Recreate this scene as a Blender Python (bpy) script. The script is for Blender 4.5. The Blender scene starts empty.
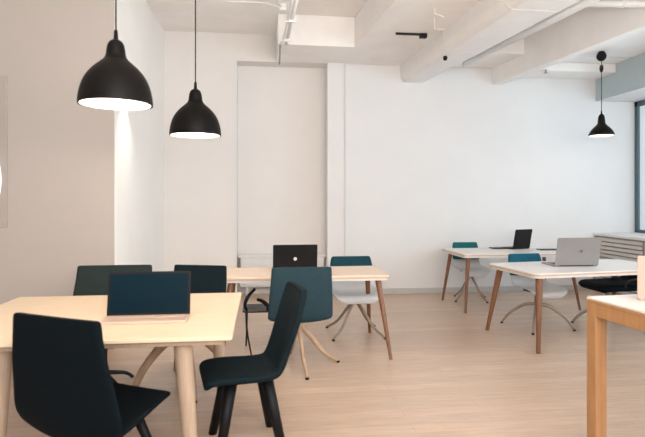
import bpy, bmesh, math
from mathutils import Vector, Matrix
C = bpy.context.scene.collection
R = math.radians
# ------------------------------------------------------------------ materials
def mat(name, col, rough=.6, metal=0, var=0, scale=8, bump=0, bscale=60, spec=.5, emit=None, estr=0, stretch=(1,1,1), sheen=0):
    m = bpy.data.materials.new(name); m.use_nodes = True
    nt = m.node_tree; N = nt.nodes; L = nt.links; b = N['Principled BSDF']
    b.inputs['Base Color'].default_value = (*col, 1)
    b.inputs['Roughness'].default_value = rough
    b.inputs['Metallic'].default_value = metal
    b.inputs['Specular IOR Level'].default_value = spec
    if sheen: b.inputs['Sheen Weight'].default_value = sheen
    if emit: b.inputs['Emission Color'].default_value = (*emit, 1); b.inputs['Emission Strength'].default_value = estr
    if var or bump:
        tc = N.new('ShaderNodeTexCoord'); mp = N.new('ShaderNodeMapping'); mp.inputs['Scale'].default_value = stretch
        L.new(tc.outputs['Object'], mp.inputs['Vector'])
    if var:
        n = N.new('ShaderNodeTexNoise'); n.inputs['Scale'].default_value = scale; n.inputs['Detail'].default_value = 6
        L.new(mp.outputs[0], n.inputs['Vector'])
        r = N.new('ShaderNodeValToRGB'); r.color_ramp.elements[0].position = .3; r.color_ramp.elements[1].position = .7
        r.color_ramp.elements[0].color = (*[c*(1-var) for c in col], 1); r.color_ramp.elements[1].color = (*[min(1, c*(1+var*.6)) for c in col], 1)
        L.new(n.outputs['Fac'], r.inputs[0]); L.new(r.outputs[0], b.inputs['Base Color'])
    if bump:
        n2 = N.new('ShaderNodeTexNoise'); n2.inputs['Scale'].default_value = bscale; n2.inputs['Detail'].default_value = 4
        L.new(mp.outputs[0], n2.inputs['Vector'])
        bp = N.new('ShaderNodeBump'); bp.inputs['Strength'].default_value = bump; bp.inputs['Distance'].default_value = .004
        L.new(n2.outputs['Fac'], bp.inputs['Height']); L.new(bp.outputs[0], b.inputs['Normal'])
    return m
def floor_mat():
    m = bpy.data.materials.new('pale oak planks'); m.use_nodes = True
    nt = m.node_tree; N = nt.nodes; L = nt.links; b = N['Principled BSDF']
    tc = N.new('ShaderNodeTexCoord'); mp = N.new('ShaderNodeMapping'); L.new(tc.outputs['Object'], mp.inputs[0])
    br = N.new('ShaderNodeTexBrick'); L.new(mp.outputs[0], br.inputs['Vector'])
    br.inputs['Scale'].default_value = 1; br.inputs['Brick Width'].default_value = 1.5; br.inputs['Row Height'].default_value = .12
    br.inputs['Mortar Size'].default_value = .0018; br.inputs['Mortar Smooth'].default_value = .3; br.offset = .37
    br.inputs['Color1'].default_value = (.68, .50, .375, 1); br.inputs['Color2'].default_value = (.58, .425, .315, 1); br.inputs['Mortar'].default_value = (.48, .35, .26, 1)
    mp2 = N.new('ShaderNodeMapping'); mp2.inputs['Scale'].default_value = (1.1, 14, 1); L.new(tc.outputs['Object'], mp2.inputs[0])
    n = N.new('ShaderNodeTexNoise'); n.inputs['Scale'].default_value = 3; n.inputs['Detail'].default_value = 8; n.inputs['Roughness'].default_value = .6
    L.new(mp2.outputs[0], n.inputs['Vector'])
    r = N.new('ShaderNodeValToRGB'); r.color_ramp.elements[0].position = .3; r.color_ramp.elements[1].position = .72
    r.color_ramp.elements[0].color = (.76, .74, .72, 1); r.color_ramp.elements[1].color = (1.0, 1.0, 1.0, 1); L.new(n.outputs['Fac'], r.inputs[0])
    mx = N.new('ShaderNodeMix'); mx.data_type = 'RGBA'; mx.blend_type = 'MULTIPLY'; mx.inputs['Factor'].default_value = 1
    L.new(br.outputs['Color'], mx.inputs['A']); L.new(r.outputs[0], mx.inputs['B']); L.new(mx.outputs['Result'], b.inputs['Base Color'])
    b.inputs['Roughness'].default_value = .3; b.inputs['Specular IOR Level'].default_value = .55
    bp = N.new('ShaderNodeBump'); bp.inputs['Strength'].default_value = .15; bp.inputs['Distance'].default_value = .003
    L.new(n.outputs['Fac'], bp.inputs['Height']); L.new(bp.outputs[0], b.inputs['Normal'])
    return m
M = {}
M['floor'] = floor_mat()
M['wall'] = mat('white painted plaster', (.74, .725, .715), .85, var=.02, scale=2, bump=.1, bscale=90)
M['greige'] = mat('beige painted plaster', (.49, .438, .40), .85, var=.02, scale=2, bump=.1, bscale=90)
M['strip'] = mat('lit-side plaster', (.88, .85, .81), .85, var=.02, scale=2, bump=.1, bscale=90)
M['alcove'] = mat('warm grey painted plaster', (.77, .73, .70), .85, var=.02, scale=2, bump=.1, bscale=90)
M['ceil'] = mat('painted concrete', (.88, .845, .815), .9, var=.04, scale=3, bump=.3, bscale=30)
M['duct'] = mat('white painted duct', (.84, .81, .79), .6, var=.03, scale=5)
M['pipe'] = mat('white painted pipe', (.84, .82, .80), .5, var=.03, scale=9)
M['skirt'] = mat('grey skirting paint', (.50, .48, .46), .6, var=.03)
M['skirt_wood'] = mat('wooden skirting', (.55, .40, .29), .6, var=.1, stretch=(1, 8, 8))
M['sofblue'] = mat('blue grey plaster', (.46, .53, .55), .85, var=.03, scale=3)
M['maple'] = mat('pale maple', (.77, .60, .43), .42, var=.08, scale=5, stretch=(1, 12, 1))
M['oaktop'] = mat('pinkish oak', (.76, .60, .47), .45, var=.08, scale=5, stretch=(1, 12, 1))
M['oakedge'] = mat('oak edging', (.62, .43, .30), .5, var=.12, scale=8, stretch=(1, 6, 1))
M['whitetop'] = mat('pale laminate', (.74, .69, .65), .35, var=.03, scale=4)
M['whiteframe'] = mat('cream lacquered frame', (.74, .69, .64), .5, var=.03)
M['walnut'] = mat('reddish brown turned wood', (.20, .082, .036), .5, var=.25, scale=6, stretch=(8, 8, 1))
M['beech'] = mat('pale beech leg', (.47, .345, .25), .5, var=.1, scale=6, stretch=(8, 8, 1))
M['ochre'] = mat('golden brown wood', (.42, .215, .092), .45, var=.14, scale=5, stretch=(8, 8, 1))
M['bent'] = mat('bent plywood', (.46, .31, .20), .45, var=.15, scale=7, stretch=(3, 3, 1))
M['navy'] = mat('black navy upholstery', (.0022, .0055, .008), .75, var=.1, scale=30, bump=.15, bscale=500, spec=.10)
M['navyside'] = mat('dark slate upholstery', (.006, .0135, .018), .75, var=.1, scale=30, bump=.15, bscale=500, spec=.10)
M['charcoal'] = mat('charcoal green upholstery', (.024, .034, .033), .8, var=.1, scale=30, bump=.15, bscale=500, spec=.10)
M['darkteal'] = mat('dark teal upholstery', (.026, .054, .068), .8, var=.08, scale=30, bump=.15, bscale=500, spec=.10)
M['petrol'] = mat('petrol blue upholstery', (.012, .050, .068), .8, var=.15, scale=30, spec=.10)
M['teal'] = mat('teal green upholstery', (.015, .13, .135), .8, var=.15, scale=30, spec=.10)
M['tealblue'] = mat('teal blue upholstery', (.012, .095, .145), .8, var=.15, scale=30, spec=.10)
M['shell'] = mat('pale grey plastic shell', (.58, .57, .57), .4, var=.02)
M['blackwood'] = mat('black stained wood', (.006, .006, .007), .5, spec=.2, var=.2, scale=10)
M['blackmetal'] = mat('black powder coat', (.012, .012, .013), .45, metal=.3, var=.1)
M['bronze'] = mat('taupe metal', (.33, .26, .20), .4, metal=.5, var=.1)
M['greymetal'] = mat('grey metal', (.27, .25, .24), .35, metal=.6, var=.1)
M['chrome'] = mat('brushed steel', (.42, .42, .42), .3, metal=.8, var=.05)
M['shade'] = mat('matt black enamel', (.004, .0032, .0028), .45, spec=.15, var=.15, scale=12)
M['lining'] = mat('white enamel', (.9, .88, .84), .5, var=.01)
M['bulb'] = mat('glowing bulb glass', (1, .97, .92), .4, emit=(1, .93, .84), estr=9, var=.01)
M['alu'] = mat('silver aluminium', (.30, .285, .275), .38, metal=.35, var=.03)
M['copper'] = mat('rose copper aluminium', (.58, .39, .32), .5, metal=.2, var=.03)
M['deck'] = mat('warm champagne aluminium', (.66, .50, .40), .4, metal=.2, var=.03)
M['black'] = mat('black plastic', (.008, .007, .008), .5, spec=.2, var=.1)
M['screen'] = mat('dark blue glass screen', (.004, .015, .024), .35, spec=.05, var=.05, scale=3)
M['keys'] = mat('dark keys', (.05, .045, .042), .6, var=.1)
M['logo'] = mat('silver mark', (.75, .74, .72), .3, var=.02)
M['logodim'] = mat('dark grey mark', (.22, .21, .21), .35, metal=.4, var=.02)
M['frameteal'] = mat('blue grey window frame', (.07, .125, .145), .5, var=.05)
M['grille'] = mat('pale grey metal grille', (.58, .55, .52), .5, var=.04)
M['grilledark'] = mat('grey recess', (.26, .24, .225), .8, var=.1)
M['radiator'] = mat('white radiator enamel', (.76, .74, .72), .45, var=.02)
M['brass'] = mat('brown plastic', (.22, .17, .12), .5, var=.1)
M['panel'] = mat('grey brown panel', (.43, .38, .345), .7, var=.03)
M['disc'] = mat('white glowing disc', (.9, .9, .9), .4, emit=(.95, .98, 1), estr=.55, var=.01)
def glass_mat():
    m = mat('window glass', (.95, .98, 1), .02); b = m.node_tree.nodes['Principled BSDF']
    b.inputs['Transmission Weight'].default_value = 1; b.inputs['IOR'].default_value = 1.02
    n = m.node_tree.nodes.new('ShaderNodeTexNoise'); n.inputs['Scale'].default_value = 3
    r = m.node_tree.nodes.new('ShaderNodeMapRange'); r.inputs[3].default_value = .01; r.inputs[4].default_value = .03
    m.node_tree.links.new(n.outputs['Fac'], r.inputs[0]); m.node_tree.links.new(r.outputs[0], b.inputs['Roughness'])
    return m
M['glass'] = glass_mat()
# ------------------------------------------------------------------ mesh helpers
def obj(name, bm, m, parent=None, smooth=False, subsurf=0, bevel=0):
    bmesh.ops.recalc_face_normals(bm, faces=bm.faces[:])
    me = bpy.data.meshes.new(name); bm.to_mesh(me); bm.free()
    me.materials.append(M[m])
    if smooth:
        for p in me.polygons: p.use_smooth = True
    o = bpy.data.objects.new(name, me); C.objects.link(o)
    if parent: o.parent = parent
    if bevel:
        b = o.modifiers.new('bevel', 'BEVEL'); b.width = bevel; b.segments = 2; b.limit_method = 'ANGLE'
    if subsurf:
        s = o.modifiers.new('sub', 'SUBSURF'); s.levels = subsurf; s.render_levels = subsurf
    return o
def box(bm, x0, y0, z0, x1, y1, z1, mtx=None):
    v = [bm.verts.new(Vector((x, y, z))) for x in (x0, x1) for y in (y0, y1) for z in (z0, z1)]
    if mtx:
        for q in v: q.co = mtx @ q.co
    for f in ((0,1,3,2),(4,6,7,5),(0,4,5,1),(2,3,7,6),(0,2,6,4),(1,5,7,3)): bm.faces.new([v[i] for i in f])
    return bm
def B(*a, mtx=None):
    return box(bmesh.new(), *a, mtx=mtx)
def prism(bm, pts, z0, z1):
    lo = [bm.verts.new((x, y, z0)) for x, y in pts]; hi = [bm.verts.new((x, y, z1)) for x, y in pts]
    bm.faces.new(lo[::-1]); bm.faces.new(hi); n = len(pts)
    for i in range(n): bm.faces.new((lo[i], lo[(i+1) % n], hi[(i+1) % n], hi[i]))
    return bm
def catmull(pts, n=6):
    P = [Vector(p) for p in pts]; P = [2*P[0]-P[1]] + P + [2*P[-1]-P[-2]]; out = []
    for i in range(1, len(P)-2):
        for k in range(n):
            t = k/n; a, b, c, d = P[i-1:i+3]
            out.append(.5*((2*b)+(c-a)*t+(2*a-5*b+4*c-d)*t*t+(3*b-a-3*c+d)*t**3))
    out.append(P[-2]); return out
def tube(bm, pts, rad, seg=12, flat=1.0):
    """swept round bar with a radius for each point; flat < 1 squashes it in the vertical direction"""
    pts = [Vector(p) for p in pts]
    if not hasattr(rad, '__len__'): rad = [rad]*len(pts)
    if len(rad) != len(pts):
        q = []; n = len(pts)-1
        for i in range(len(pts)):
            t = i/n*(len(rad)-1); k = min(int(t), len(rad)-2); q.append(rad[k]+(rad[k+1]-rad[k])*(t-k))
        rad = q
    rings = []; up = None
    for i, p in enumerate(pts):
        d = (pts[min(i+1, len(pts)-1)]-pts[max(i-1, 0)]).normalized()
        if up is None:
            up = Vector((0, 0, 1)) if abs(d.z) < .9 else Vector((0, 1, 0))
        s = d.cross(up).normalized(); u = s.cross(d).normalized(); up = u
        rings.append([bm.verts.new(p+s*math.cos(a)*rad[i]+u*math.sin(a)*rad[i]*flat) for a in [2*math.pi*k/seg for k in range(seg)]])
    for a, b in zip(rings, rings[1:]):
        for k in range(seg): bm.faces.new((a[k], a[(k+1) % seg], b[(k+1) % seg], b[k]))
    bm.faces.new(rings[0][::-1]); bm.faces.new(rings[-1]); return bm
def T(pts, rad, seg=12, flat=1.0, n=6):
    p = catmull(pts, n) if len(pts) > 2 else pts
    return tube(bmesh.new(), p, rad, seg, flat)
def lathe(bm, prof, seg=48, cz=(0, 0)):
    rings = []
    for r, z in prof:
        if r < 1e-5: rings.append([bm.verts.new((cz[0], cz[1], z))])
        else: rings.append([bm.verts.new((cz[0]+r*math.cos(2*math.pi*k/seg), cz[1]+r*math.sin(2*math.pi*k/seg), z)) for k in range(seg)])
    for a, b in zip(rings, rings[1:]):
        for k in range(seg):
            if len(a) == 1 and len(b) == 1: continue
            if len(a) == 1: bm.faces.new((a[0], b[(k+1) % seg], b[k]))
            elif len(b) == 1: bm.faces.new((a[k], a[(k+1) % seg], b[0]))
            else: bm.faces.new((a[k], a[(k+1) % seg], b[(k+1) % seg], b[k]))
    return bm
def Lt(prof, seg=48, cz=(0, 0)): return lathe(bmesh.new(), prof, seg, cz)
def thing(name, label, cat, loc=(0,0,0), rz=0, group=None):
    o = bpy.data.objects.new(name, None); C.objects.link(o); o.location = loc; o.rotation_euler = (0, 0, R(rz)); o.empty_display_size = .1
    return tag(o, label, cat, group)
def tag(o, label, cat, group=None):
    o['label'] = label; o['category'] = cat
    if group: o['group'] = group
    return o
def struct(name, bm, m, parent=None, **k):
    o = obj(name, bm, m, parent, **k)
    if parent is None: o['kind'] = 'structure'
    return o
# ------------------------------------------------------------------ room shell
YW = 7.68
struct('floor', B(-4.2, -.6, -.1, 6.1, 8.3, 0), 'floor')
# far wall: left stretch, alcove between it and the pilaster, main white stretch
bm = bmesh.new(); box(bm, -1.7, YW, 0, -.40, 8.3, 4.0)
struct('wall_back_left', bm, 'alcove')
struct('wall_alcove', B(-.40, YW+.28, 0, .955, 8.3, 4.0), 'alcove')
struct('wall_over_alcove', B(-.40, YW, 3.45, .955, YW+.28, 4.0), 'alcove')
struct('trim_1', B(-.405, YW-.012, 0, -.372, YW+.278, 3.449), 'wall')                 # paler alcove edge: the light it catches put into the colour
struct('wall_pilaster', B(.955, YW-.05, 0, 1.215, 8.3, 4.0), 'wall')
struct('trim_2', B(1.216, YW-.07, .09, 1.25, YW-.001, 3.449), 'wall')
struct('wall_back', B(1.215, YW, 0, 6.1, 8.3, 4.0), 'wall')
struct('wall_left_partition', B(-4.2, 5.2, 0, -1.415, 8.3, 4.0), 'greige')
struct('trim_3', B(-1.4149, 5.2005, 0, -1.410, YW-.001, 3.85), 'strip')                    # thin facing on the partition's side, paler to paint in its lit look
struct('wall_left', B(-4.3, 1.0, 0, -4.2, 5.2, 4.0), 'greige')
# skirting
struct('baseboard_left', B(-4.2, 5.182, 0, -1.415, 5.1995, .085), 'skirt_wood')
struct('baseboard_back', B(1.251, YW-.018, 0, 5.25, YW-.0005, .085), 'skirt', bevel=.004)
struct('baseboard_pilaster', B(.955, YW-.068, 0, 1.215, YW-.0505, .085), 'skirt', bevel=.004)
# right wall with the window openings
bm = bmesh.new()
for y0, y1, z0, z1 in ((-.6, YW-.0005, 2.98, 4.0), (-.6, 1.2, 0, 2.98), (3.6, 4.3, 0, 2.98)):
    box(bm, 5.25, y0, z0, 6.08, y1, z1)
struct('wall_right', bm, 'wall')
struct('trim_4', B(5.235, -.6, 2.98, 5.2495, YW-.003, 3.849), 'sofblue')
def window(n, y0, y1):
    w = obj('window_%d' % n, B(5.918, y0+.06, .93, 5.928, y1-.1, 2.9), 'glass'); w['kind'] = 'structure'
    bm = bmesh.new()
    for a in ((y0, y0+.07, .86, 2.98), (y1-.07, y1, .86, 2.98), (y0, y1, .86, .95), (y0, y1, 2.9, 2.98), ((y0+y1)/2-.05, (y0+y1)/2+.05, .95, 2.9)):
        box(bm, 5.90, a[0], a[2], 5.945, a[1], a[3])
    obj('window_frame', bm, 'frameteal', w, bevel=.006)
window(1, 4.3, YW-.001); window(2, 1.2, 3.6)
for n, y0, y1 in ((5, 4.3, YW-.001), (6, 1.2, 3.6)):
    struct('trim_%d' % n, B(5.20, y0, .86, 5.899, y1, .90), 'wall', bevel=.005)       # sill boards
# ------------------------------------------------------------------ ceiling, beams, ducts
struct('ceiling', B(-4.2, -.6, 3.85, 6.1, 8.3, 4.0), 'ceil')
def beam(n, pts, z0, z1, m='ceil'):
    struct('trim_%d' % n, prism(bmesh.new(), pts, z0, z1), m, bevel=.008)
beam(7, [(.20, 6.78), (5.234, 6.9), (5.234, YW-.002), (1.216, YW-.002), (1.216, YW-.052), (.955, YW-.052), (.955, YW-.002), (.20, YW-.002)], 3.45, 3.849)
def shear(x0, x1, y0, y1, k):      # plan outline of a beam running away from the camera, swung k across per metre
    return [(x0-k*y0, y0), (x1-k*y0, y0), (x1-k*y1, y1), (x0-k*y1, y1)]
beam(8, shear(1.69, 2.60, .2, 6.84, .07), 3.45, 3.849)
beam(9, shear(4.44, 4.58, .2, YW-.003, .12), 3.2, 3.849)
beam(10, [(3.75, 7.2), (5.234, 7.2), (5.234, YW-.004), (3.75, YW-.004)], 3.32, 3.449)
beam(11, [(4.565, .2), (5.234, .2), (5.234, 6.85), (3.77, 6.85)], 3.45, 3.849)
d = thing('air_duct', 'wide white boxed air duct running along the ceiling to the far wall', 'duct', (0, 0, 0))
def duct_loft(x0l, x0r, y0, x1l, x1r, y1, zb, zt, grow=0, c=.10):
    bm = bmesh.new(); rings = []
    for xl, xr, y in ((x0l, x0r, y0), (x1l, x1r, y1)):
        xl -= grow; xr += grow; b = zb-grow; w = xr-xl
        P = [(xl, zt), (xl, zb+.16)]+[(xl+c*w*2*(1-math.cos(R(a))), zb+.16-(.16+grow)*math.sin(R(a))) for a in (15, 30, 45, 60, 75)]+[(xl+c*w*2, b), (xr-.03, b), (xr, b+.03), (xr, zt)]
        rings.append([bm.verts.new((px, y, pz)) for px, pz in P])
    a, b = rings; n = len(a)
    for i in range(n): bm.faces.new((a[i], a[(i+1) % n], b[(i+1) % n], b[i]))
    bm.faces.new(a[::-1]); bm.faces.new(b); return bm
obj('duct_run', duct_loft(2.33, 3.08, 2.2, 2.07, 2.43, YW-.001, 3.2, 3.4495), 'duct', d)
for y in (6.0, 4.6):
    t_ = (y-2.2)/(YW-2.2); xl = 2.33-.26*t_; xr = 3.08-.65*t_
    obj('duct_clamp', duct_loft(xl, xr, y-.012, xl, xr, y+.012, 3.2, 3.4494, .003), 'duct', d)
p = thing('ceiling_pipe', 'thin white pipe running beside the wide boxed duct', 'pipe', (0, 0, 0))
obj('pipe_run', T([(3.17, 2.5, 3.235), (2.70, 6.74, 3.25)], .035, 16), 'pipe', p, smooth=True)
obj('pipe_coupler', T([(2.993, 4.1, 3.241), (2.982, 4.2, 3.242)], .047, 16), 'pipe', p, smooth=True)
obj('pipe_hanger', T([(2.83, 5.2, 3.26), (2.83, 5.2, 3.85)], .006, 8), 'pipe', p)
p = thing('crosswise_pipe', 'bright white pipe crossing the ceiling sideways at the top right', 'pipe', (0, 0, 0))
obj('pipe_run', T([(2.95, 4.95, 3.42), (5.23, 4.72, 3.40)], .034, 16), 'pipe', p, smooth=True)
for x in (3.2, 3.62, 4.05):
    y = 4.95-(x-2.95)*.1; obj('pipe_coupler', T([(x-.015, y, 3.417), (x+.015, y, 3.417)], .042, 16), 'duct', p, smooth=True)
p = thing('valve_pipe', 'beige pipe with small valves crossing the ceiling above the boxed duct', 'pipe', (0, 0, 0))
obj('pipe_run', T([(2.60, 5.0, 3.50), (3.3, 4.93, 3.50)], .026, 12), 'oaktop', p, smooth=True)
for x in (2.78, 2.95, 3.12):
    obj('valve', Lt([(0, 3.53), (.018, 3.53), (.018, 3.50), (.028, 3.49), (.028, 3.47), (.01, 3.455), (0, 3.455)], 12, (x, 4.97)), 'brass', p)
p = thing('cable_conduit', 'thin white conduit hanging below the ceiling left of the wide beam', 'conduit', (0, 0, 0))
obj('conduit_run', T([(.30, 4.6, 3.40), (.262, 6.3, 3.40), (.225, 6.66, 3.42)], .016, 10), 'pipe', p, smooth=True)
obj('conduit_run', T([(.345, 4.6, 3.42), (.30, 6.66, 3.42)], .022, 10), 'pipe', p, smooth=True)
obj('conduit_drop', T([(.225, 6.66, 3.425), (.215, 6.68, 3.16)], .012, 8), 'alu', p, smooth=True)
for y in (4.9, 5.7, 6.4):
    obj('conduit_clip', B(.24, y-.012, 3.376, .365, y+.012, 3.449), 'pipe', p)
    obj('conduit_hanger', T([(.31, y, 3.44), (.31, y, 3.85)], .005, 8), 'pipe', p)
p = thing('side_conduit', 'faint white conduit branching left along the ceiling', 'conduit', (0, 0, 0))
obj('conduit_run', T([(-.45, 6.3, 3.80), (.0, 6.25, 3.78), (.235, 6.2, 3.70)], .014, 10), 'pipe', p, smooth=True)
obj('conduit_run', T([(-.6, 5.3, 3.80), (.0, 5.75, 3.76), (.235, 6.15, 3.70)], .012, 10), 'pipe', p, smooth=True)
obj('junction_box', B(.20, 6.12, 3.66, .28, 6.22, 3.74), 'pipe', p, bevel=.005)
p = thing('track_light', 'short dark bar light under the wide ceiling beam', 'track light', (0, 0, 0))
obj('bar', B(1.60, 6.13, 3.425, 1.90, 6.16, 3.4505), 'blackmetal', p, bevel=.003)
obj('end_cap', B(1.90, 6.115, 3.395, 1.985, 6.175, 3.4505), 'black', p, bevel=.006)
p = tag(obj('ceiling_sensor', Lt([(0, 3.1995), (.02, 3.1995), (.028, 3.18), (.02, 3.15), (0, 3.145)], 16, (2.24, 6.2)), 'black', smooth=True), 'small black sensor under the boxed white duct', 'sensor')
p = thing('duct_bracket', 'thin white wire bracket hanging beside the boxed duct', 'bracket', (0, 0, 0))
for a in ([(1.90, 5.6, 3.452), (1.90, 5.6, 3.33), (2.02, 5.6, 3.33)], [(1.80, 5.3, 3.452), (1.80, 5.3, 3.39), (1.90, 5.3, 3.36)]):
    obj('bracket_rod', tube(bmesh.new(), a, .005, 8), 'duct', p)
sp = [(4.04, 7.05)]
for (x, y), t in zip(sp, ('small white sprinkler drop under the ceiling left of the smallest lamp',)):
    s = thing('sprinkler', t, 'sprinkler', (x, y, 3.449), 0)
    obj('drop_pipe', T([(0, 0, 0), (0, 0, -.16)], .010, 8), 'pipe', s)
    obj('sprinkler_head', Lt([(0, -.15), (.016, -.16), (.010, -.19), (.028, -.20), (.028, -.205), (0, -.21)], 12), 'alu', s)
# ------------------------------------------------------------------ pendants
def pendant(x, y, z, dia, label, zt, power):
    s = dia/.40
    t = thing('pendant_lamp', label, 'pendant lamp', (x, y, z), 0, 'black dome pendant lamps')
    out = [(.200, 0), (.1995, .02), (.194, .06), (.184, .10), (.170, .137), (.149, .172), (.121, .205), (.090, .233), (.065, .256), (.054, .28), (.050, .31), (.045, .335), (.036, .353), (.022, .364), (.013, .371), (.010, .415), (.006, .422)]
    if dia < .35: out = [(a, b) for a, b in ((.200, 0), (.199, .015), (.185, .055), (.162, .092), (.135, .125), (.105, .155), (.075, .185), (.060, .215), (.056, .26), (.050, .31), (.038, .345), (.022, .364), (.013, .371), (.010, .415), (.006, .422))]
    o = catmull([(a*s, 0, b*s) for a, b in out], 3)
    o = [(max(p[0], .001), p[2]) for p in o]
    inn = [(.191, 0), (.189, .035), (.181, .075), (.166, .116), (.141, .154), (.108, .19), (.07, .22), (.0, .228)]
    if dia < .35: inn = [(.191, 0), (.176, .05), (.152, .088), (.125, .12), (.095, .15), (.06, .18), (0, .19)]
    prof = o[::-1]+[(a*s, b*s) for a, b in inn[:1]]
    obj('lamp_shade', Lt(prof+[(a*s, b*s) for a, b in inn[1:]]), 'shade', t, smooth=True)
    lin = [(.1895, .0012), (.1875, .035), (.1795, .074), (.1645, .114), (.1395, .152), (.1065, .188), (.068, .217), (0, .225)]
    lin2 = [(.187, .0012), (.185, .035), (.177, .073), (.162, .112), (.137, .15), (.104, .185), (.066, .214), (0, .222)]
    if dia < .35:
        lin = [(a-.001 if a else 0, b-.002) for a, b in inn]; lin[0] = (.189, .0012); lin2 = [(a-.003 if a else 0, b-.005) for a, b in inn]; lin2[0] = (.187, .0012)
    obj('shade_lining', Lt([(a*s, b*s) for a, b in lin[::-1]+lin2]), 'lining', t, smooth=True)
    bz = .085*s
    obj('bulb', Lt([(0, bz-.045*s), (.025*s, bz-.038*s), (.042*s, bz-.015*s), (.042*s, bz+.012*s), (.025*s, bz+.045*s), (.016*s, bz+.07*s), (.016*s, .182*s), (0, .182*s)], 24), 'bulb', t, smooth=True)
    obj('cable', T([(0, 0, .39*s), (0, 0, zt-z)], .0045, 8), 'black', t)
    obj('ceiling_rose', Lt([(0, zt-z), (.035, zt-z), (.055, zt-z-.03), (.065, zt-z-.065), (.055, zt-z-.10), (.03, zt-z-.125), (0, zt-z-.13)], 24), 'black', t, smooth=True) if dia < .35 else obj('ceiling_rose', Lt([(0, zt-z), (.05, zt-z), (.05, zt-z-.02), (.03, zt-z-.045), (0, zt-z-.05)], 24), 'black', t, smooth=True)
    ld = bpy.data.lights.new('pendant_glow', 'POINT'); ld.energy = power; ld.color = (1, .80, .60); ld.shadow_soft_size = .03*s
    lo = bpy.data.objects.new('pendant_glow', ld); C.objects.link(lo); lo.location = (x, y, z+.018*s)
    return t
pendant(-.79, 2.93, 1.955, .385, 'largest black dome pendant lamp, above the table with the blue-screen laptop', 3.85, 14)
pendant(-.518, 4.13, 1.935, .395, 'medium-sized black dome pendant lamp in the middle of the three', 3.85, 12)
t = pendant(4.60, 6.62, 2.30, .325, 'smallest black dome pendant lamp, hanging near the window', 3.45, 3)
obj('cable_grip', Lt([(0, .97), (.022, .96), (.026, .91), (.014, .87), (0, .87)], 16), 'black', t, smooth=True)
# added wall washer, unseen behind the largest lamp, brightens the partition's side
w = thing('added_wall_light', 'small white wall light added to brighten the strip of wall', 'wall light', (-1.41, 5.5, 2.64))
obj('back_plate', B(.0005, -.04, -.04, .09, .04, .04), 'lining', w, bevel=.004)
obj('lamp_housing', Lt([(.0, .08), (.04, .08), (.04, -.08), (.034, -.08), (.034, .07), (0, .07)], 24, (.135, 0)), 'lining', w, smooth=False)
ld = bpy.data.lights.new('added_wall_wash', 'SPOT'); ld.energy = 42; ld.color = (1, .94, .86); ld.spot_size = R(100); ld.spot_blend = .9; ld.shadow_soft_size = .04
lo = bpy.data.objects.new('added_wall_wash', ld); C.objects.link(lo); lo.location = (-1.275, 5.5, 2.56); lo.rotation_euler = (R(6), R(-8), 0)
# ------------------------------------------------------------------ wall panel at the far left
p = thing('wall_panel', 'tall grey wall panel with a white oval light at the left edge', 'wall panel', (-2.68, 5.1995, 0))
obj('panel_board', B(-.42, -.018, 1.17, .30, 0, 2.60), 'panel', p, bevel=.004)
bm = Lt([(0, .0), (1, 0), (1, .018), (.94, .025), (0, .025)], 48)
for v in bm.verts: v.co = Vector((v.co.x*.24+.012, -.018-v.co.z, v.co.y*.41+1.62))
obj('oval_light', bm, 'disc', p)
# ------------------------------------------------------------------ radiators
r_ = thing('radiator', 'low white radiator in the alcove behind the black laptop', 'radiator', (.27, YW+.19, 0))
obj('radiator_body', B(-.60, -.05, .12, .66, .05, .56), 'radiator', r_, bevel=.01)
obj('radiator_top', B(-.63, -.07, .5605, .68, .06, .60), 'radiator', r_, bevel=.006)
bm = bmesh.new()
for i in range(30): box(bm, -.58+i*.041, -.058, .15, -.558+i*.041, -.0505, .53)
obj('radiator_fins', bm, 'radiator', r_)
for x in (-.5, .55): obj('foot', B(x-.02, -.03, 0, x+.02, .03, .1195), 'radiator', r_)
obj('valve', Lt([(0, .50), (.022, .50), (.028, .47), (.028, .42), (.016, .405), (.016, .38), (0, .38)], 16, (-.618, -.075)), 'brass', r_, smooth=True)
g = thing('window_bench_radiator', 'pale slatted grille cabinet under the window beside the silver laptop', 'radiator cover', (5.20, 0, 0))
obj('cabinet_body', B(.012, 4.35, .02, .45, YW-.02, .855), 'grilledark', g)
bm = bmesh.new()
for i in range(13): box(bm, -.012, 6.62, .06+i*.061, .010, YW-.02, .06+i*.061+.042)
obj('slat_panel', bm, 'grille', g)
bm = bmesh.new()
for y0, y1 in ((4.35, 6.56),): box(bm, -.012, y0, .06, .0115, y1, .84)
obj('end_panel', bm, 'grille', g, bevel=.004)
obj('plinth', B(-.005, 4.35, 0, .4, YW-.02, .0195), 'skirt', g)
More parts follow.
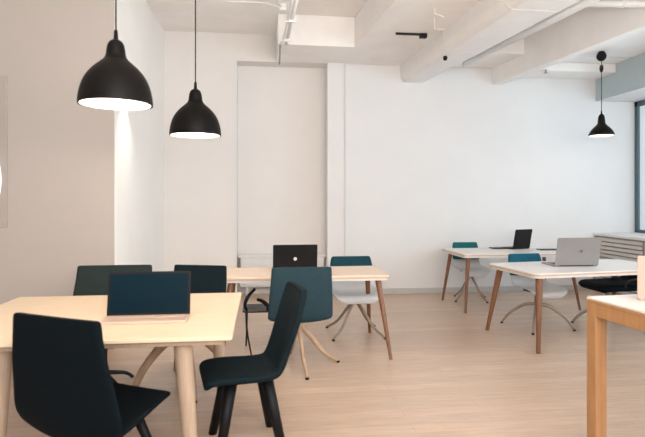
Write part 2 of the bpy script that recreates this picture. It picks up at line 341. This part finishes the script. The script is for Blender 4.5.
# ------------------------------------------------------------------ tables
def round_rect(x0, y0, x1, y1, r, seg=6, ch=None):
    pts = []
    for cx, cy, a0 in ((x1-r, y1-r, 0), (x0+r, y1-r, 90), (x0+r, y0+r, 180), (x1-r, y0+r, 270)):
        for k in range(seg+1):
            a = R(a0+90*k/seg); pts.append((cx+r*math.cos(a), cy+r*math.sin(a)))
    return pts
def slab(x0, y0, x1, y1, z0, z1, r): return prism(bmesh.new(), round_rect(x0, y0, x1, y1, r), z0, z1)
def table(name, label, loc, rz, w, dd, h, top, edge, frame, leg, inset, splay, lr, r=.03, group=None, th=.02, fh=.04, overlap=.014, splay_y=None, legdx=0, backdx=0, taper=.52):
    """origin at the tabletop's centre on the floor; w by dd"""
    t = thing(name, label, 'table', loc, rz, group)
    if splay_y is None: splay_y = splay
    obj('tabletop', slab(-w/2, -dd/2, w/2, dd/2, h-th, h, r), top, t, bevel=.002)
    if edge: obj('tabletop_edging', slab(-w/2+.003, -dd/2+.003, w/2-.003, dd/2-.003, h-th-.012, h-th-.0005, r), edge, t)
    z1 = h-th-(.0125 if edge else .0005)
    a, b = w/2-overlap, dd/2-overlap; bm = bmesh.new(); e = .025
    if edge: bm = slab(-a, -b, a, b, z1-fh, z1, r)
    else:
        for q in ((-a, -b, a, -b+e), (-a, b-e, a, b), (-a, -b+e, -a+e, b-e), (a-e, -b+e, a, b-e)): box(bm, q[0], q[1], z1-fh, q[2], q[3], z1)
    obj('apron', bm, frame, t, bevel=.003)
    z1 -= fh if edge else 0
    for sx in (-1, 1):
        for sy in (-1, 1):
            px, py = sx*(w/2-inset[0])+legdx+(backdx if sx > 0 and sy > 0 else 0)+(backdx*.6 if sx < 0 else 0), sy*(dd/2-inset[1])
            bm = T([(px, py, z1-.001), (px+sx*splay, py+sy*splay_y, 0.0)], [lr, lr*taper], 20)
            obj('leg', bm, leg, t, smooth=False)
    return t
table('meeting_table', 'pale wooden table in the left foreground under the largest lamp', (-.945, 3.325, 0), 0, 1.58, 1.26, .74, 'maple', None, 'beech', 'beech', (.315, .14), .05, .050, r=.02, th=.018, fh=.035, splay_y=-.02, overlap=.05, legdx=.045, backdx=.09, taper=.75)
table('work_desk', 'long wooden desk with reddish tapered legs behind the dark teal chair', (.395, 5.03, 0), 0, 1.55, .66, .74, 'oaktop', 'oakedge', 'whiteframe', 'walnut', (.095, .08), .07, .028, group='work desks with tapered legs', th=.018, fh=.022, splay_y=.22)
table('work_desk', 'white-topped desk with the silver laptop on it', (3.316, 5.116, 0), 6.5, 1.68, .84, .74, 'whitetop', 'oakedge', 'whiteframe', 'walnut', (.11, .085), .09, .035, r=.08, group='work desks with tapered legs', th=.014, fh=.024, splay_y=.11)
table('work_desk', 'farthest white-topped desk, by the far wall, with a black laptop on it', (3.305, 6.71, 0), 0, 1.58, .80, .74, 'whitetop', 'oakedge', 'whiteframe', 'walnut', (.10, .09), .08, .028, group='work desks with tapered legs', th=.014, fh=.024, splay_y=.11)
# sturdy square-legged table at the right edge
t = thing('corner_table', 'sturdy golden brown table with square legs in the right foreground', 'table', (1.80, 2.72, 0), 6)
W_, D_ = 1.3, .8; CH = .90
obj('tabletop', B(.0, -D_, CH-.012, W_, 0, CH), 'whitetop', t, bevel=.003)
bm = bmesh.new(); prism(bm, [(-.003, -D_-.003), (W_+.003, -D_-.003), (W_+.003, .003), (-.003, .003)], CH-.026, CH-.0125)
obj('tabletop_edging', bm, 'ochre', t, bevel=.003)
bm = bmesh.new()
for q in ((.0, -D_+.072, .03, -.072), (W_-.03, -D_+.072, W_, -.072), (.072, -.03, W_-.072, .0), (.072, -D_, W_-.072, -D_+.03)): box(bm, q[0], q[1], CH-.10, q[2], q[3], CH-.0265)
obj('apron', bm, 'ochre', t, bevel=.004)
for x in (0, W_-.0715):
    for y in (-D_, -.0715): obj('leg', B(x, y, 0, x+.0715, y+.0715, CH-.0265), 'ochre', t, bevel=.005)
# ------------------------------------------------------------------ chairs
def shell_mesh(prof, thick, off=0, nu=12, n=4, shrink=1.0, t0=0, t1=1, lip=0):
    """prof rows: (y, z, half width, edge lift). +y is the way the sitter faces. Surface is the sitter's side."""
    S = catmull([(a, b, c) for a, b, c, d in prof], n); D = catmull([(d, 0, 0) for a, b, c, d in prof], n)
    S = S[int(t0*(len(S)-1)):int(round(t1*(len(S)-1)))+1]; D = D[int(t0*(len(D)-1)):int(round(t1*(len(D)-1)))+1] if (t0 or t1 < 1) else D
    rows = []; bm = bmesh.new()
    for i, s in enumerate(S):
        a, b = S[max(i-1, 0)], S[min(i+1, len(S)-1)]
        d = Vector((0, b.x-a.x, b.y-a.y)).normalized(); nrm = Vector((0, d.z, -d.y))      # towards the sitter
        row = []
        for j in range(nu+1):
            u = -1+2*j/nu; lift = D[min(i, len(D)-1)].x*abs(u)**2.4
            p = Vector((u*s.z*shrink, s.x, s.y))+nrm*(lift+off); row.append((p, nrm))
        rows.append(row)
    top = [[bm.verts.new(p) for p, q in r] for r in rows]; bot = [[bm.verts.new(p-q*thick) for p, q in r] for r in rows]
    I, J = len(rows)-1, nu
    for i in range(I):
        for j in range(J):
            bm.faces.new((top[i][j], top[i][j+1], top[i+1][j+1], top[i+1][j])); bm.faces.new((bot[i][j], bot[i+1][j], bot[i+1][j+1], bot[i][j+1]))
    for i in range(I):
        bm.faces.new((top[i][0], top[i+1][0], bot[i+1][0], bot[i][0])); bm.faces.new((top[i][J], bot[i][J], bot[i+1][J], top[i+1][J]))
    for j in range(J):
        bm.faces.new((top[0][j], bot[0][j], bot[0][j+1], top[0][j+1])); bm.faces.new((top[I][j], top[I][j+1], bot[I][j+1], bot[I][j]))
    return bm
# nearer chairs: thick upholstered bucket; the first numbers are the seat's front edge, the last the top of the back
PA = [(.285, .385, .17, 0), (.290, .425, .205, 0), (.25, .452, .222, .004), (.12, .45, .228, .012), (-.02, .437, .225, .02), (-.12, .435, .215, .03), (-.185, .47, .205, .035), (-.215, .55, .205, .03), (-.245, .66, .225, .02), (-.275, .77, .228, .012), (-.30, .86, .205, .008), (-.303, .88, .17, .006)]
def black_legs(t, z=.425, sp=.21, r0=.028, r1=.017, m='blackwood', cx=0, cy=.02):
    for sx in (-1, 1):
        for sy in (-1, 1):
            obj('leg', T([(cx+sx*.10, cy+sy*.10, z-.01), (cx+sx*sp, cy+sy*sp, 0)], [r0, r1], 16), m, t, smooth=True)
    bm = bmesh.new(); box(bm, cx-.13, cy-.13, z-.035, cx+.13, cy+.13, z-.012); obj('seat_mount', bm, m, t, bevel=.008)
def star_base(t, m, hub_z, top_z, rad, rot, r0=.016, r1=.010, kind='arch', foot='black'):
    obj('column', Lt([(0, top_z), (.07, top_z), (.07, top_z-.012), (.028, top_z-.03), (.026, hub_z-.03), (0, hub_z-.03)], 24), m, t, smooth=True)
    for k in range(4):
        a = R(rot+90*k); c, s = math.cos(a), math.sin(a)
        if kind == 'arch': P = [(0.0, hub_z), (rad*.35, hub_z-.02), (rad*.75, hub_z*.52), (rad, .012)]
        else: P = [(0.0, hub_z), (rad*.30, hub_z*.66), (rad*.62, hub_z*.28), (rad, .012)]
        l = obj('leg', T([(c*r, s*r, z) for r, z in P], [r0, r1], 12, 1.25), m, t, smooth=True)
        obj('foot_glide', Lt([(0, 0), (.016, 0), (.016, .014), (0, .018)], 12, (c*rad, s*rad)), foot, l)
def bucket(label, m, loc, rz, prof=PA, thick=.028, group=None, name='shell_chair'):
    t = thing(name, label, 'chair', loc, rz, group)
    obj('seat_shell', shell_mesh(prof, thick), m, t, smooth=True, subsurf=1)
    return t
def widen(P, k, dz=0, back=1.0, narrow=0): return [(y, z if z < .46 else .46+(z-.46)*back, w*k, d) for y, z, w, d in P]
# front left, seen from behind
PB = [(.285, .355, .15, 0), (.290, .385, .19, 0), (.25, .42, .225, .004), (.12, .408, .25, .012), (-.02, .375, .26, .02), (-.12, .335, .245, .03), (-.19, .335, .25, .04), (-.235, .41, .325, .04), (-.25, .56, .318, .03), (-.26, .70, .294, .015), (-.268, .82, .274, .01), (-.27, .895, .266, .008), (-.27, .913, .25, .006)]
t = bucket('black navy shell chair in the left foreground, its back to the viewer', 'navy', (-.80, 2.72, 0), -28, PB)
black_legs(t, z=.36, sp=.2)
t = bucket('black navy shell chair seen from the side, right of the pale wooden table', 'navyside', (-.075, 3.12, 0), 101, [(y*.97+(0 if z < .46 else .02), z, w, d*1.2) for y, z, w, d in widen(PA, .95, back=1.09)], thick=.042)
black_legs(t, sp=.18, r0=.036, r1=.026)
PC = [(.27, .405, .16, 0), (.275, .435, .20, 0), (.24, .455, .22, .004), (.1, .45, .235, .012), (-.04, .437, .24, .02), (-.14, .43, .24, .03), (-.205, .46, .255, .02), (-.235, .55, .252, .015), (-.26, .66, .246, .012), (-.285, .77, .238, .008), (-.297, .84, .234, .006), (-.302, .88, .231, .006), (-.303, .892, .222, .004)]
# behind the near table
t = bucket('wide charcoal green chair behind the blue-screen laptop', 'charcoal', (-1.22, 4.19, 0), 180, widen(PC, 1.30))
star_base(t, 'blackmetal', .10, .42, .24, 45)
t = bucket('black navy chair with bent wooden legs behind the right end of the pale wooden table', 'navyside', (-.60, 4.12, 0), 164, PC)
star_base(t, 'bent', .37, .415, .38, 35, .034, .020)
# teal chair seen from behind at the long desk
t = bucket('dark teal chair seen from behind at the long wooden desk', 'darkteal', (.305, 4.50, 0), 2, widen(PC, 1.06))
star_base(t, 'bent', .38, .42, .36, -84, .022, .012, 'straight')
# two-tone chairs
PD = [(.25, .36, .13, 0), (.26, .41, .19, 0), (.22, .445, .225, .01), (.1, .442, .24, .03), (-.04, .43, .24, .045), (-.13, .43, .225, .05), (-.19, .47, .215, .045), (-.22, .56, .21, .03), (-.245, .68, .205, .018), (-.265, .79, .195, .01), (-.275, .835, .18, .006)]
def two_tone(label, m, loc, rz, base, hub, rad, rot, kind, k=1.0):
    t = thing('upholstered_shell_chair', label, 'chair', loc, rz, 'chairs with pale shells and teal pads')
    P = widen(PD, k, back=.89)
    obj('seat_shell', shell_mesh(P, .016), 'shell', t, smooth=True, subsurf=1)
    # padded cover that folds over the upper part of the back
    obj('back_pad', shell_mesh([(y, z, w*1.04, d) for y, z, w, d in P[-4:]], .058, off=.033), m, t, smooth=True, subsurf=1)
    bm = Lt([(0, .4125), (.13, .4125), (.15, .408), (.13, .4035), (0, .4035)], 32); obj('seat_plate', bm, 'black', t)
    star_base(t, base, hub, .403, rad, rot, kind=kind)
    return t
two_tone('petrol blue padded chair with a pale shell behind the long wooden desk', 'petrol', (.985, 5.50, 0), 180, 'bronze', .37, .38, 45, 'straight', 1.14)
two_tone('teal green padded chair at the farthest desk by the wall', 'teal', (2.95, 7.13, 0), 176, 'bronze', .36, .30, 30, 'straight', .92)
two_tone('teal blue padded chair on a four-leg base beside the silver laptop', 'tealblue', (3.07, 5.54, 0), 184, 'bronze', .26, .38, -219, 'arch')
# black lounge-like chair beyond the right desk
t = thing('padded_swivel_chair', 'black padded chair on a steel star base behind the foreground corner table', 'chair', (3.78, 5.33, 0), 92, None)
PH = [(.22, .455, .16, 0), (.235, .49, .2, 0), (.17, .52, .23, .004), (.05, .52, .24, .01), (-.1, .515, .24, .02), (-.28, .515, .24, .03), (-.36, .54, .24, .03), (-.40, .60, .235, .02), (-.42, .64, .23, .01), (-.425, .665, .22, .01)]
obj('seat_cushion', shell_mesh(PH, .075), 'navy', t, smooth=True, subsurf=1)
for s in (-1, 1):
    obj('armrest', T([(s*.235, -.28, .50), (s*.262, -.27, .57), (s*.265, -.14, .59), (s*.262, -.03, .57), (s*.235, -.02, .50)], .012, 12), 'chrome' if s > 0 else 'blackmetal', t, smooth=True)
star_base(t, 'chrome', .24, .44, .40, -152, .016, .012, 'arch', 'black')
# low black metal chair partly hidden behind the dark teal one
t = thing('metal_frame_chair', 'thin black metal chair frame half hidden by the dark teal chair', 'chair', (.05, 4.985, 0), 0)
obj('seat', slab(-.235, -.17, .12, .17, .395, .41, .05), 'blackmetal', t, bevel=.004)
for x, y, dx, dy in ((-.20, .14, -.01, .03), (.10, .14, .02, .03), (-.20, -.14, .05, -.03), (.10, -.14, .02, -.03)):
    obj('leg', T([(x, y, .3945), (x+dx*.2, y+dy*.4, .22), (x+dx, y+dy, 0)], [.010, .008], 10), 'blackmetal', t, smooth=True)
obj('armrest', T([(-.19, -.155, .41), (-.21, -.15, .47), (-.18, -.12, .54), (-.12, -.08, .60)], [.014, .017, .014], 12), 'blackwood', t, smooth=True)
obj('armrest', T([(.0, -.155, .41), (-.0, -.15, .45), (-.05, -.12, .49), (-.10, -.10, .505)], [.014, .02, .014], 12), 'blackwood', t, smooth=True)
# ------------------------------------------------------------------ laptops
def laptop(label, loc, rz, w, dd, lh, tilt, body, screen='screen', mark=None, bez='black', th=.016, markm='logo', mk=(0, .5)):
    """origin under the hinge; the keyboard deck runs towards +y, the screen faces +y; tilt is the lean back from upright"""
    t = thing('laptop', label, 'laptop', loc, rz)
    obj('base', slab(-w/2, 0, w/2, dd, 0, th, .012), body, t, bevel=.003)
    bm = bmesh.new()
    for r in range(5):
        for c in range(13):
            kw = (w-.05)/13; x = -w/2+.025+c*kw; y = .035+r*(dd-.13)/5
            box(bm, x+.0015, y+.0015, th+.0002, x+kw-.0015, y+(dd-.13)/5-.0015, th+.0022)
    obj('keyboard', bm, 'deck' if body == 'deck' else 'keys', t)
    obj('trackpad', slab(-.055, dd-.085, .055, dd-.015, th+.0002, th+.0012, .006), bez if bez != 'black' else body, t)
    m = Matrix.Translation((0, -.001, th*.55)) @ Matrix.Rotation(R(tilt), 4, 'X')
    bm = prism(bmesh.new(), round_rect(-w/2, 0, w/2, lh, .012), 0, .007)
    lid = Matrix(((1, 0, 0, 0), (0, 0, -1, 0), (0, 1, 0, 0), (0, 0, 0, 1)))       # x,y,z -> x,-z,y : stand the lid up, its back at -y
    bm.transform(m @ lid); L_ = obj('lid', bm, body if body != 'deck' else 'black', t, bevel=.002)
    bm = prism(bmesh.new(), round_rect(-w/2+.004, .006, w/2-.004, lh-.004, .01), -.0016, -.0002); bm.transform(m @ lid); obj('bezel', bm, 'black', L_)
    bm = prism(bmesh.new(), round_rect(-w/2+.014, .020, w/2-.014, lh-.014, .003), -.0028, -.0017); bm.transform(m @ lid); obj('screen', bm, screen, L_)
    bm = T([(-w/2+.05, -.003, th*.7), (w/2-.05, -.003, th*.7)], .007, 10); obj('hinge', bm, 'black', t)
    if mark == 'roundel':
        bm = Lt([(0, .0075), (.016, .0075), (.016, .0095), (0, .0095)], 24); bm.transform(Matrix.Translation((mk[0], lh*mk[1], 0))); bm.transform(m @ lid); rn = obj('roundel_mark', bm, markm, L_)
        bm = bmesh.new()
        for x in (-.0055, .0035):
            q = [bm.verts.new((x+a, lh*mk[1]+b, z)) for z in (.0097, .0103) for a, b in ((-.001, -.008), (.0015, -.008), (.0035, .008), (.001, .008))]
            for f in ((0,1,2,3), (7,6,5,4), (0,4,5,1), (1,5,6,2), (2,6,7,3), (3,7,4,0)): bm.faces.new([q[i] for i in f])
        bm.transform(Matrix.Translation((mk[0], 0, 0))); bm.transform(m @ lid); obj('mark_strokes', bm, 'black', rn)
    return t
TZ = .7405
laptop('champagne laptop with a dark blue screen facing the viewer', (-.672, 3.185, TZ), 180, .48, .165, .262, 8, 'deck')
laptop('black laptop with a small round silver mark on the long wooden desk', (.315, 5.06, TZ), 0, .43, .24, .255, 10, 'black', mark='roundel', mk=(0.0, .45))
laptop('black laptop on the farthest desk by the wall', (3.57, 6.87, TZ), 16, .30, .22, .275, 12, 'black')
laptop('large silver laptop seen from behind on the white-topped desk', (3.235, 5.06, TZ), -2, .47, .28, .30, 12, 'alu', mark='roundel', markm='logodim', mk=(.03, .52))
laptop('rose copper laptop cut off by the right edge of the picture', (2.165, 2.467, CH+.0005), -38, .40, .16, .235, 6, 'copper')
o = obj('tablet', B(-.14, -.07, 0, .14, .07, .010), 'black', bevel=.003); o.location = (4.03-.14, 6.72, TZ); tag(o, 'dark flat tablet lying to the right of the farthest black laptop', 'tablet')
o = obj('notebook', B(-.11, -.08, 0, .11, .08, .012), 'black', bevel=.003); o.location = (3.30, 6.98, TZ); tag(o, 'dark closed notebook lying to the left of the farthest black laptop', 'notebook')
# ------------------------------------------------------------------ light and camera
w = bpy.data.worlds.new('overcast daylight'); bpy.context.scene.world = w; w.use_nodes = True
bg = w.node_tree.nodes['Background']; bg.inputs[0].default_value = (.86, .93, 1, 1); bg.inputs[1].default_value = 1.0
def area(name, loc, rot, sx, sy, e, col):
    l = bpy.data.lights.new(name, 'AREA'); l.shape = 'RECTANGLE'; l.size = sx; l.size_y = sy; l.energy = e; l.color = col
    o = bpy.data.objects.new(name, l); C.objects.link(o); o.location = loc; o.rotation_euler = [R(a) for a in rot]; return o
area('window_daylight', (6.5, 4.3, 2.0), (0, 90, 0), 2.0, 2.4, 135, (.66, .87, 1))
area('window_daylight', (6.5, 2.0, 2.0), (0, 90, 0), 2.0, 2.3, 110, (.74, .91, 1))
area('fill_behind', (.9, -.3, 2.9), (66, 0, 0), 3.5, 1.2, 75, (1, .89, .79))  # added fill behind the camera, standing in for the unseen room's light
area('ceiling_fill_behind', (1.2, -.4, 1.9), (128, 0, 0), 4.0, .8, 190, (1, .95, .90))  # added unseen upward fill, there only to brighten the ceiling
sc = bpy.context.scene
cd = bpy.data.cameras.new('camera'); cam = bpy.data.objects.new('camera', cd); C.objects.link(cam)
cd.sensor_width = 36; cd.lens = 520/645*36; cd.shift_y = -20.5/645
cam.location = (0, 0, 1.45); cam.rotation_euler = (R(90), 0, -math.atan(60/520))
cd.dof.use_dof = True; cd.dof.focus_distance = 5.6; cd.dof.aperture_fstop = 2.4; cd.clip_start = .05
sc.camera = cam
vs = sc.view_settings; vs.view_transform = 'Standard'; vs.look = 'None'; vs.exposure = 0; vs.gamma = 1; vs.use_curve_mapping = False
